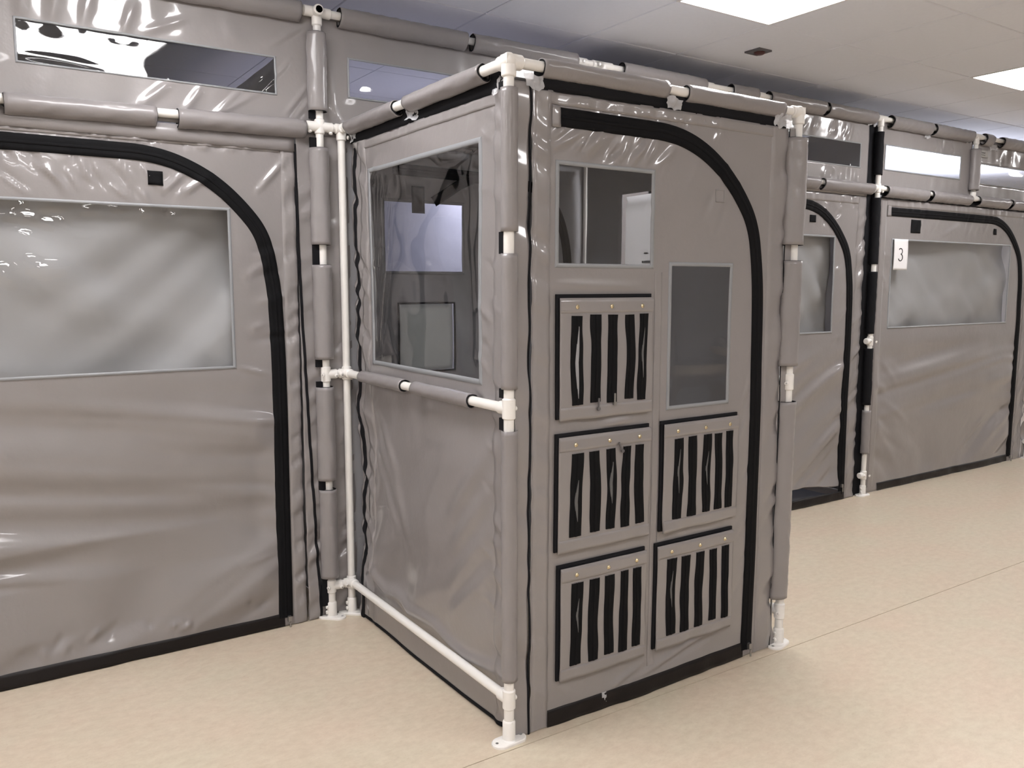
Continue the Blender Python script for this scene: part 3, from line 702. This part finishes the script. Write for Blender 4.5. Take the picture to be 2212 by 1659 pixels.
hb = lambda u, v: 0.005*vn(u*2.5, v*2, 81)+0.002*vn(u*7, v*6, 82)+0.003*vn(u*3+v*9, v*2, 83)
bk = Cloth('booth_back_panel', 'inner door panel at the back of the booth, seen through its side window', PM, (0.035, 1.30, 0.0, 2.07), hb, 0.02)
WB = (0.20, 0.592, 1.52, 1.823)
WP = (0.264, 0.543, 1.068, 1.372)
bk.grid('panel_cloth', (0.020, 1.43, 0.004, 2.07), M['inner'], holes=[WB, WP]); bk.window(WB, 83, 0.006)
bk.zipper([(0.24, 1.965), (0.9, 1.955), (1.10, 1.9), (1.2, 1.7), (1.22, 1.4), (1.22, 0.05)], 0.05)
bk.ribbon('dark_arc_band', [(0.70, 1.955), (0.60, 1.93), (0.52, 1.88), (0.44, 1.83)], 0.045, M['black'], off=0.01)  # dark band curving down and left from the top zipper
bk.frame('vent_frame', WP, 0.008, M['dark'], 0.004)
tag(bk.grid('vent_mesh', (WP[0], WP[1], WP[2], WP[3]), M['mesh'], off=-0.01, res=0.02), 'pale mesh square framed in black')
bk.square('strap_patch', (0.325, 0.388, 1.776, 1.894), M['black'], 0.02)
bk.ribbon('border_band', [(0.10, 0.02), (0.10, 2.0)], 0.05, M['cloth'], off=0.003)

# ------------------------------------------------------------------ long wall of tent panels
def wall_relief(xr, g_of_v, seed, amp=1.0, vtop=1.10, left=None):
    def f(u, v):
        s_ = np.maximum(xr-u, 0)
        q = v-s_*g_of_v(v)
        low = ss(vtop, vtop-0.22, v)
        big = ss(0.07, 0.20, s_)
        fold = (0.015*vn(q*6, s_*0.9, seed)+0.020*vn(q*10.5, s_*0.8, seed+1)+0.008*vn(q*19, s_*1.2, seed+9))*big+0.012*vn(q*25, s_*2.0, seed+2)*np.exp(-s_/0.28)*ss(0.06, 0.14, s_)
        h = amp*fold*low*ss(0.0, 0.16, v)*(1 if left is None else ss(left-0.01, left+0.05, u))
        h = h+0.004*vn(u*1.7, v*1.6, seed+3)+0.0014*vn(u*7, v*6, seed+4)
        h = h+0.0080*ss(1.965, 1.985, v)*vn(u*30, v*6, seed+5)*(0.55+0.45*vn(u*3, v*0, seed+6))
        h = h+0.0085*ss(-0.052, -0.035, u-xr)*vn(v*30-u*24, u*9, seed+7)*ss(2.0, 1.9, v)
        h = h+0.004*ss(0.14, 0.06, v)*vn(u*10, v*14, seed+8)
        return h
    return f
def add_cr(f, L): return lambda u, v: f(u, v)+sum_creases(u, v, L)

def lower_panel(name, label, xl, xr, zx, zs, win, relief, res, tags, sleeves, curtain_off=-0.03, hem=(None, None), top=2.055, cf=None, hemz=0.03, pane=None):
    c = Cloth(name, label, PM, (xl, xr, 0, top), relief, res)
    c.grid('panel_cloth', (xl, xr, 0.003, top), M['cloth'], holes=[win])
    c.window(win, 91, 0.006, curtain=curtain_off, cf=cf, welt=0.012, pane_extra=pane)
    c.zipper(arc_zip(zx, 0.04, 1.962 if zx > 0 else 1.948, xs=zs), 0.060, 'black arched door zipper', slider=(zx+0.012, 0.035))
    c.ribbon('hem_zipper', [(hem[0] or zs, hemz), (hem[1] or zx-0.03, hemz)], 0.056, M['blackhem'], off=0.004)
    for r in tags:
        c.square('velcro_patch', r, M['black'], 0.004)
    return c

# left tent
g1 = lambda v: np.interp(v, [0.0, 0.15, 0.35, 0.5, 0.9, 1.2], [-0.5, -0.45, -0.22, 0.10, 0.16, 0.1])
L1 = [((-0.355, 1.83), (-0.229, 1.972), 0.011, 0.006), ((-0.714, 1.805), (-0.628, 1.885), 0.012, 0.005), ((-0.648, 1.80), (-0.525, 1.886), 0.013, 0.006),
      ((-0.50, 1.79), (-0.46, 1.83), 0.008, 0.003), ((-0.46, 1.13), (-0.33, 1.09), 0.010, 0.004), ((-0.30, 0.34), (-0.47, 0.30), 0.012, 0.003)]
L1 += rand_creases(40, (-1.35, -0.35, 1.975, 1.99), 80, 15, 0.022, 0.009, 0.0045, 21)+rand_creases(16, (-0.25, -0.22, 0.4, 1.95), 40, 30, 0.025, 0.009, 0.004, 22)
L1 += rand_creases(34, (-1.35, -0.65, 1.76, 1.90), 118, 28, 0.09, 0.010, 0.0042, 15)+rand_creases(10, (-0.42, -0.30, 1.1, 1.7), 15, 20, 0.12, 0.014, 0.003, 16)
L1 += rand_creases(14, (-1.3, -0.4, 0.07, 0.12), 60, 40, 0.05, 0.012, 0.006, 17)
r1 = add_cr(wall_relief(-0.205, g1, 10, 1.0, left=-2.2), L1)
P1C = rand_creases(9, (-1.30, -1.10, 1.66, 1.72), -15, 30, 0.10, 0.016, 0.006, 61)+rand_creases(6, (-1.30, -1.12, 1.50, 1.58), -20, 25, 0.12, 0.018, 0.007, 62)
P1C += rand_creases(8, (-1.3, -0.6, 1.715, 1.74), 5, 10, 0.05, 0.009, 0.005, 63)
def pane1(u, v): return sum_creases(u, v, P1C)+0.008*vn(u*3, v*5, 64)*ss(-0.95, -1.2, u)
def cur1(u, v): return 0.055*vn((v-0.55*(u+1.3)**2-0.25*u)*5.0, u*1.2, 20)+0.020*vn(u*4+v*5, v*2-u, 21)-0.07
m1 = lower_panel('tent_door_panel', 'large arched grey tent door at the left with a wide curtained window', XS+0.02, -0.203, -0.294, -2.12, (-2.08, -0.475, 1.135, 1.748), r1, 0.0085,
                 [(-0.762, -0.708, 1.83, 1.882)], None, -0.016, cf=cur1, hem=(-2.15, -0.30), pane=pane1)
m1.ribbon('border_band', [(-0.232, 0.005), (-0.228, 2.03)], 0.056, M['cloth'], off=0.0035)
m1.ribbon('border_band', [(-2.2, 1.995), (-0.262, 2.008)], 0.034, M['cloth'], off=0.0035)
# flap between the left tent door and its post
hfl = lambda u, v: 0.004*vn(u*5, v*2, 24)+0.010*vn(v*22-u*16, u*8, 25)*(0.4+0.6*ss(0.9, 0.3, v))
f1 = Cloth('tent_seam_flap', 'pleated grey fabric strip beside the first wall post, left of the booth', PM, (-0.19, 0.03, 0, 2.07), hfl, 0.009)
f1.grid('flap_cloth', (-0.192, 0.034, 0.003, 2.075), M['cloth'])
f1.ribbon('edge_piping', [(-0.196, 2.03), (-0.188, 1.49), (-0.170, 0.905), (-0.136, 0.004)], 0.011, M['dark'], off=0.004)
for k, (z0, z1, r) in enumerate(((0.186, 0.58, 0.027), (0.621, 1.026, 0.028), (1.145, 1.541, 0.030), (1.625, 2.018, 0.029))):
    sleeve(f1.t, (G+0.0, D-0.006, z0), (G, D-0.006, z1), r, 26+k, out=(-0.014, 0.004, 0))
for (z0, z1) in ((0.58, 0.621), (1.026, 1.05), (1.112, 1.145), (1.541, 1.625), (2.018, 2.06), (2.135, 2.165), (0.06, 0.186)):
    b = MB(); b.box((G-0.042, D-0.004, z0), (G-0.010, D+0.01, z1)); b.build('velcro_gap_strip', M['dark'], f1.t, False)

# tent door right of the booth
g2 = lambda v: np.interp(v, [0.0, 0.3, 0.7, 1.2], [-0.75, -0.62, -0.45, -0.2])
L2 = rand_creases(8, (3.05, 3.4, 1.8, 1.95), 60, 30, 0.08, 0.012, 0.003, 27)+rand_creases(8, (3.40, 3.5, 1.0, 1.7), 30, 20, 0.1, 0.014, 0.003, 28)
r2b = add_cr(wall_relief(3.662, g2, 30, 1.0), L2)
# the hem zip of this door is undone: its lower edge lifts off the floor
m2 = Cloth('tent_door_panel', 'arched grey tent door directly right of the booth, its bottom hem unzipped and lifted', PM, (1.42, 3.72, 0, 2.055), r2b, 0.013)
WM2 = (1.80, 3.385, 1.158, 1.766)
lift = lambda U, V: (U, V+ss(0.22, 0.0, V)*0.115*ss(3.60, 3.50, U)*(1-0.25*np.sin((U-1.5)*4))*(U < 3.585))
m2.grid('panel_cloth', (1.42, 3.715, 0.003, 2.055), M['cloth'], holes=[WM2, (1.7, 3.60, 0.003, 0.10)], edge=lambda U, V: (U, V+0.05*ss(0.30, 0.10, V)*ss(3.5, 3.2, U)*0.6))
m2.window(WM2, 92, 0.006, curtain=-0.03, welt=0.012)
m2.zipper(arc_zip(3.572, 0.04, 1.966, xs=1.75), 0.062, 'black arched door zipper', slider=(3.565, 0.10))
m2.ribbon('sill_band', [(1.7, 0.032), (3.60, 0.032)], 0.058, M['blackhem'], off=0.006)
m2.square('velcro_patch', (3.124, 3.184, 1.855, 1.90), M['black'], 0.004)
m2.ribbon('border_band', [(3.665, 0.005), (3.665, 2.03)], 0.085, M['cloth'], off=0.0035)
m2.ribbon('border_band', [(1.5, 2.018), (3.62, 2.018)], 0.05, M['cloth'], off=0.0035)
b = MB(); b.box((1.7, 1.33, 0.001), (3.6, 1.9, 0.006)); o = b.build('ground_sheet', M['curtain'], m2.t, False); tag(o, 'pale ground sheet showing under the lifted hem')

# numbered tent door at the far right
g3 = lambda v: np.interp(v, [0.0, 0.2, 0.5, 0.9, 1.2], [-0.55, -0.40, -0.12, -0.14, -0.1])
L3 = [((4.65, 1.815), (4.86, 1.905), 0.014, 0.007)]+rand_creases(16, (4.3, 5.5, 1.78, 1.9), 55, 20, 0.12, 0.014, 0.003, 35)+rand_creases(10, (3.9, 3.98, 0.2, 1.7), -30, 25, 0.09, 0.014, 0.0035, 36)
L3 += rand_creases(10, (3.92, 4.0, 0.4, 1.0), -35, 10, 0.3, 0.025, 0.005, 37)+rand_creases(10, (5.0, 5.5, 0.12, 0.3), 35, 12, 0.35, 0.02, 0.004, 38)
r3 = add_cr(wall_relief(5.945, g3, 36, 0.85, left=3.93), L3)
m3 = lower_panel('tent_door_panel', 'arched grey tent door at the far right with the number 3 sheet on its window', 3.855, 6.05, 5.858, 4.00, (4.035, 5.650, 1.168, 1.768), r3, 0.016,
                 [(4.245, 4.362, 1.826, 1.918), (5.372, 5.415, 1.85, 1.896)], None, -0.03, hem=(4.0, 5.83))
m3.ribbon('border_band', [(3.915, 0.04), (3.915, 2.03)], 0.07, M['cloth'], off=0.0035)
m3.ribbon('border_band', [(3.95, 2.022), (6.0, 2.022)], 0.05, M['cloth'], off=0.0035)
m3.ribbon('border_band', [(5.965, 0.005), (5.965, 2.03)], 0.09, M['cloth'], off=0.0035)
m3.square('corner_patch', (3.955, 3.998, 1.93, 2.0), M['cloth2'], 0.005)
# a further panel beyond the frame edge so the wall goes on
m4 = Cloth('tent_door_panel', 'last stretch of plain grey tent wall at the right edge of the picture', PM, (6.08, 8.75, 0, 2.055), wall_relief(8.7, g3, 44), 0.03)
m4.grid('panel_cloth', (6.06, 8.75, 0.003, 2.055), M['cloth'])
m0 = Cloth('tent_door_panel', 'plain grey tent wall beyond the left edge of the picture', PM, (-3.3, XS, 0, 2.055), wall_relief(XS, g3, 46), 0.03)
m0.grid('panel_cloth', (XL, XS+0.015, 0.003, 2.055), M['cloth'])

# black gap round the post left of the numbered door
hg = lambda u, v: 0.004*vn(u*6, v*5, 50)
gp = Cloth('post_gap_strip', 'black strip hanging behind the post left of the number 3 door', PM, (3.70, 3.87, 0, 2.5), hg, 0.02)
tag(gp.grid('black_strip', (3.70, 3.875, 0.004, 2.52), M['dark'], off=-0.010), 'black backing strip')
sleeve(gp.t, (3.80, D, 0.30), (3.80, D, 0.60), 0.026, 90, rim=False)
for k, (z0, z1) in enumerate(((0.64, 1.03), (1.13, 1.55), (1.60, 2.04), (2.19, 2.47))):
    sleeve(gp.t, (X2, D+0.004, z0), (X2, D+0.004, z1), 0.026, 91+k, m=M['dark'], rim=False)

# ---- paper sheet with the number
ps = thing('number_sheet', (4.11, 1.285, 1.56), 'white paper sheet reading 3 at the window corner of the far right tent', 'paper sign')
psc = _C(ps, PM, None, lambda u, v: 0.014+0.006*vn(u*7, v*6, 55), 0.015)
psc.grid('paper', (4.035, 4.205, 1.565, 1.778), M['paper'], solid=0.0006)
pts = []
for k in range(0, 13):
    a = math.radians(150-k*20); pts.append((4.118+0.022*math.cos(a), 1.694+0.020*math.sin(a)))
pts = [p for p in pts if True]
lowp = [(4.118+0.026*math.cos(math.radians(80-k*20)), 1.652+0.024*math.sin(math.radians(80-k*20))) for k in range(13)]
stroke = [p for p in pts if not (p[0] < 4.112 and p[1] < 1.69)]+lowp
psc.ribbon('digit_stroke', stroke, 0.0065, M['ink'], off=0.002, step=0.004)

# ---- upper band of the wall with strip windows
def upper_relief(seed, L=()):
    def f(u, v):
        h = 0.004*vn(u*2, v*3, seed)+0.0015*vn(u*8, v*8, seed+1)
        h = h+0.0060*ss(2.37, 2.42, v)*ss(2.53, 2.46, v)*vn(u*17+v*3, v*2.2, seed+2)*(0.4+0.6*np.abs(vn(u*1.5, v*0, seed+4)))
        h = h+0.0052*ss(2.25, 2.20, v)*vn(u*15-v*4, v*2.5, seed+3)*(0.4+0.6*np.abs(vn(u*1.5, v*0, seed+5)))
        return h+sum_creases(u, v, L)
    return f
def upper_panel(label, xl, xr, wins, relief, res=0.012, pane=None):
    c = Cloth('upper_tent_panel', label, PM, (xl, xr, 2.06, 2.545), relief, res)
    c.grid('panel_cloth', (xl, xr, 2.065, 2.55), M['cloth'], holes=wins)
    for i, wv in enumerate(wins): c.window(wv, 60+i, 0.002, welt=0.008, pane_extra=pane)
    return c
LU = [((-0.35, 2.20), (-0.20, 2.36), 0.008, 0.004), ((-0.24, 2.13), (-0.13, 2.27), 0.009, 0.004), ((-0.20, 2.12), (-0.12, 2.22), 0.008, 0.003),
      ((-0.78, 2.11), (-0.66, 2.215), 0.016, 0.006), ((-0.62, 2.11), (-0.55, 2.21), 0.013, 0.006), ((-0.52, 2.10), (-0.40, 2.22), 0.010, 0.005), ((-0.50, 2.11), (-0.36, 2.20), 0.009, 0.005), ((-0.29, 2.40), (-0.12, 2.52), 0.012, 0.004),
      ((-0.95, 2.37), (-0.92, 2.50), 0.02, 0.006), ((-1.05, 2.36), (-1.02, 2.52), 0.022, 0.007), ((-0.75, 2.38), (-0.60, 2.45), 0.012, 0.005), ((-0.82, 2.36), (-0.78, 2.48), 0.016, 0.006), ((-1.14, 2.36), (-1.13, 2.50), 0.02, 0.006)]
def paneU(u, v): return -0.082*(v-2.29)*ss(-0.2, -0.7, u)+0.0022*np.sin(u*14+0.5)*ss(2.36, 2.30, v)+0.0014*vn(u*9, v*9, 65)+crease(u, v, (-0.35, 2.25), (-0.27, 2.35), 0.007, 0.004)+crease(u, v, (-1.15, 2.245), (-0.9, 2.232), 0.008, 0.005)
u1 = upper_panel('upper tent wall strip above the left door, with a long narrow window', XS, G-0.0, [(-1.158, -0.268, 2.222, 2.358)], upper_relief(70, LU), 0.008, pane=paneU)
u2 = upper_panel('short upper tent wall strip behind the top of the booth', G+0.002, 1.41, [(0.052, 0.90, 2.248, 2.398)], upper_relief(74, [((-0.02, 2.12), (-0.045, 2.40), 0.012, 0.005), ((0.02, 2.11), (-0.03, 2.2), 0.012, 0.004)]), 0.011)
u3 = upper_panel('upper tent wall strip right of the booth with a dark window', 1.415, 3.705, [(2.75, 3.615, 2.232, 2.378)], upper_relief(78, rand_creases(12, (3.0, 3.5, 2.385, 2.41), 62, 10, 0.09, 0.012, 0.006, 51)+rand_creases(6, (3.15, 3.6, 2.12, 2.14), 80, 12, 0.09, 0.010, 0.005, 52)), 0.011)
u4 = upper_panel('upper tent wall strip with a bright window above the number 3 door', 3.845, 5.0, [(3.90, 4.835, 2.24, 2.396)], upper_relief(82, rand_creases(10, (4.3, 4.85, 2.40, 2.42), 78, 10, 0.08, 0.02, 0.008, 53)), 0.012)
u5 = upper_panel('last upper tent wall strip at the right edge of the picture', 5.003, XRR, [(5.06, 6.0, 2.228, 2.366)], upper_relief(86, rand_creases(8, (5.2, 5.8, 2.38, 2.42), 65, 10, 0.1, 0.02, 0.007, 54)), 0.02)
u5.square('maker_label', (5.03, 5.215, 2.420, 2.478), M['ledge'], 0.005)
for k in range(2):
    for j in range(4): u5.ribbon('label_print', [(5.085+j*0.024, 2.452-0.018*k), (5.100+j*0.024, 2.454-0.018*k)], 0.008-0.003*k, M['greyink'], off=0.008)

# sleeves on the wall rails
def hs(parent, z, spans, r, seed, out=(0, 0.004, -0.012), y=D-0.004):
    for k, (a, b_) in enumerate(spans): sleeve(parent, (a, y, z), (b_, y, z), r, seed+k, out=out)
hs(u1.t, H2-0.004, [(XS+0.1, -1.6), (-1.56, -0.165)], 0.031, 100)
hs(u2.t, H2, [(0.0, 0.603), (0.64, 1.232)], 0.031, 104)
hs(u3.t, H2, [(1.53, 2.129), (2.344, 2.556), (2.669, 3.185), (3.22, 3.725)], 0.032, 108)
hs(u4.t, H2-0.004, [(3.905, 4.385), (4.425, 4.93)], 0.033, 113)
hs(u5.t, H2-0.006, [(5.10, 5.21), (5.36, 6.04), (6.2, 8.7)], 0.033, 117)
for k_, (a_, b_) in enumerate(((-2.35, -1.25), (-1.21, -0.727), (-0.650, -0.158))):
    zz = lambda x: H-0.010+0.0187*(x-G)
    sleeve(m1.t, (a_, D-0.004, zz(a_)), (b_, D-0.004, zz(b_)), 0.0285, 120+k_, out=(0, 0.004, -0.010))
hs(f1.t, H-0.002, [(0.05, 0.6), (0.65, 1.30)], 0.026, 124)
hs(m2.t, H-0.006, [(1.48, 2.3), (2.34, 3.160), (3.205, 3.735)], 0.028, 127)
hs(m3.t, H-0.010, [(3.885, 4.38), (4.435, 4.955), (5.07, 5.515), (5.56, 6.05)], 0.030, 131)
sleeve(u1.t, (G-0.004, D-0.006, 2.165), (G-0.002, D-0.006, 2.474), 0.032, 140, out=(-0.010, 0, 0))
sleeve(u5.t, (X3, D-0.004, 2.165), (X3, D-0.004, 2.462), 0.034, 141, out=(-0.012, 0, 0))
# grey flaps under the mid rail; the last is black, painting the shadow gap
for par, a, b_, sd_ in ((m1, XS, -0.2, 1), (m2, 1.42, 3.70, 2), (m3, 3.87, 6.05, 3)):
    c_ = _C(par.t, PM, None, lambda u, v: 0.002*vn(u*9, v*0, 5), 0.03); c_.grid('velcro_gap_strip' if sd_ > 2 else 'rail_flap', (a, b_, 2.046 if sd_ > 1 else 1.998, 2.10 if sd_ > 1 else 2.06), M['dark'] if sd_ > 2 else M['cloth2'], off=0.009)

# crumpled clear film at the rail joints
def film(parent, c, du, dv, plane, seed):
    g = _C(parent, plane, None, lambda u, v: 0.010*vn(u*60, v*60, seed)+0.005*vn(u*120, v*120, seed+1), 0.006)
    o = g.grid('plastic_film', (c[0]-du, c[0]+du, c[1]-dv, c[1]+dv), M['wrap'], off=0.012, solid=0,
           edge=lambda U, V: (U+0.006*vn(V*60, U*30, seed+2), V+0.010*vn(U*50, V*20, seed+3)))
    tag(o, 'crumpled clear plastic film')
film(fd.t, (0.085, 2.058), 0.035, 0.022, PF, 3); film(fd.t, (0.655, 2.060), 0.035, 0.018, PF, 4); film(fd.t, (1.215, 2.062), 0.045, 0.024, PF, 5)
film(sd.t, (0.665, 2.070), 0.04, 0.020, PS, 6); film(sd.t, (1.20, 2.070), 0.03, 0.02, PS, 7); film(sd.t, (0.085, 2.055), 0.03, 0.02, PS, 8)
film(u4.t, (3.72, 2.52), 0.05, 0.014, PM, 9); film(u4.t, (4.37, 2.50), 0.03, 0.018, PM, 10); film(u4.t, (4.92, 2.52), 0.04, 0.016, PM, 11); film(u5.t, (5.27, 2.50), 0.06, 0.02, PM, 12)

# ------------------------------------------------------------------ cloth partitions and backs inside the tents
def partition(label, x0, y0, x1, y1, z0, z1, seed, m='inner'):
    L = math.hypot(x1-x0, y1-y0); pl = Plane((x0, y0, 0), ((x1-x0)/L, (y1-y0)/L, 0), (-(y1-y0)/L, (x1-x0)/L, 0))
    c = Cloth('tent_partition', label, pl, (0, L, z0, z1), lambda u, v: 0.012*vn(u*2.5, v*0.8, seed), 0.05)
    c.grid('partition_cloth', (0, L, z0, z1), M[m])
partition('added inner cloth partition behind the first wall post, keeping lamp light out of the left tent', -0.06, 1.34, -0.06, 4.15, 0.003, 2.52, 1)  # partitions added to keep the lit tents apart from the dark ones
partition('added inner cloth partition holding in the lamp light behind the booth, glimpsed through its back window', 1.45, 1.34, 1.45, 4.15, 0.003, 2.52, 2)
partition('added inner cloth partition behind the post left of the number 3 door, holding in the lamp light', 3.80, 1.34, 3.80, 4.15, 0.003, 2.52, 3)
partition('cloth back of the tents, glimpsed through the clear windows', -4.4, 4.12, 12.4, 4.12, 0.003, 2.52, 4)
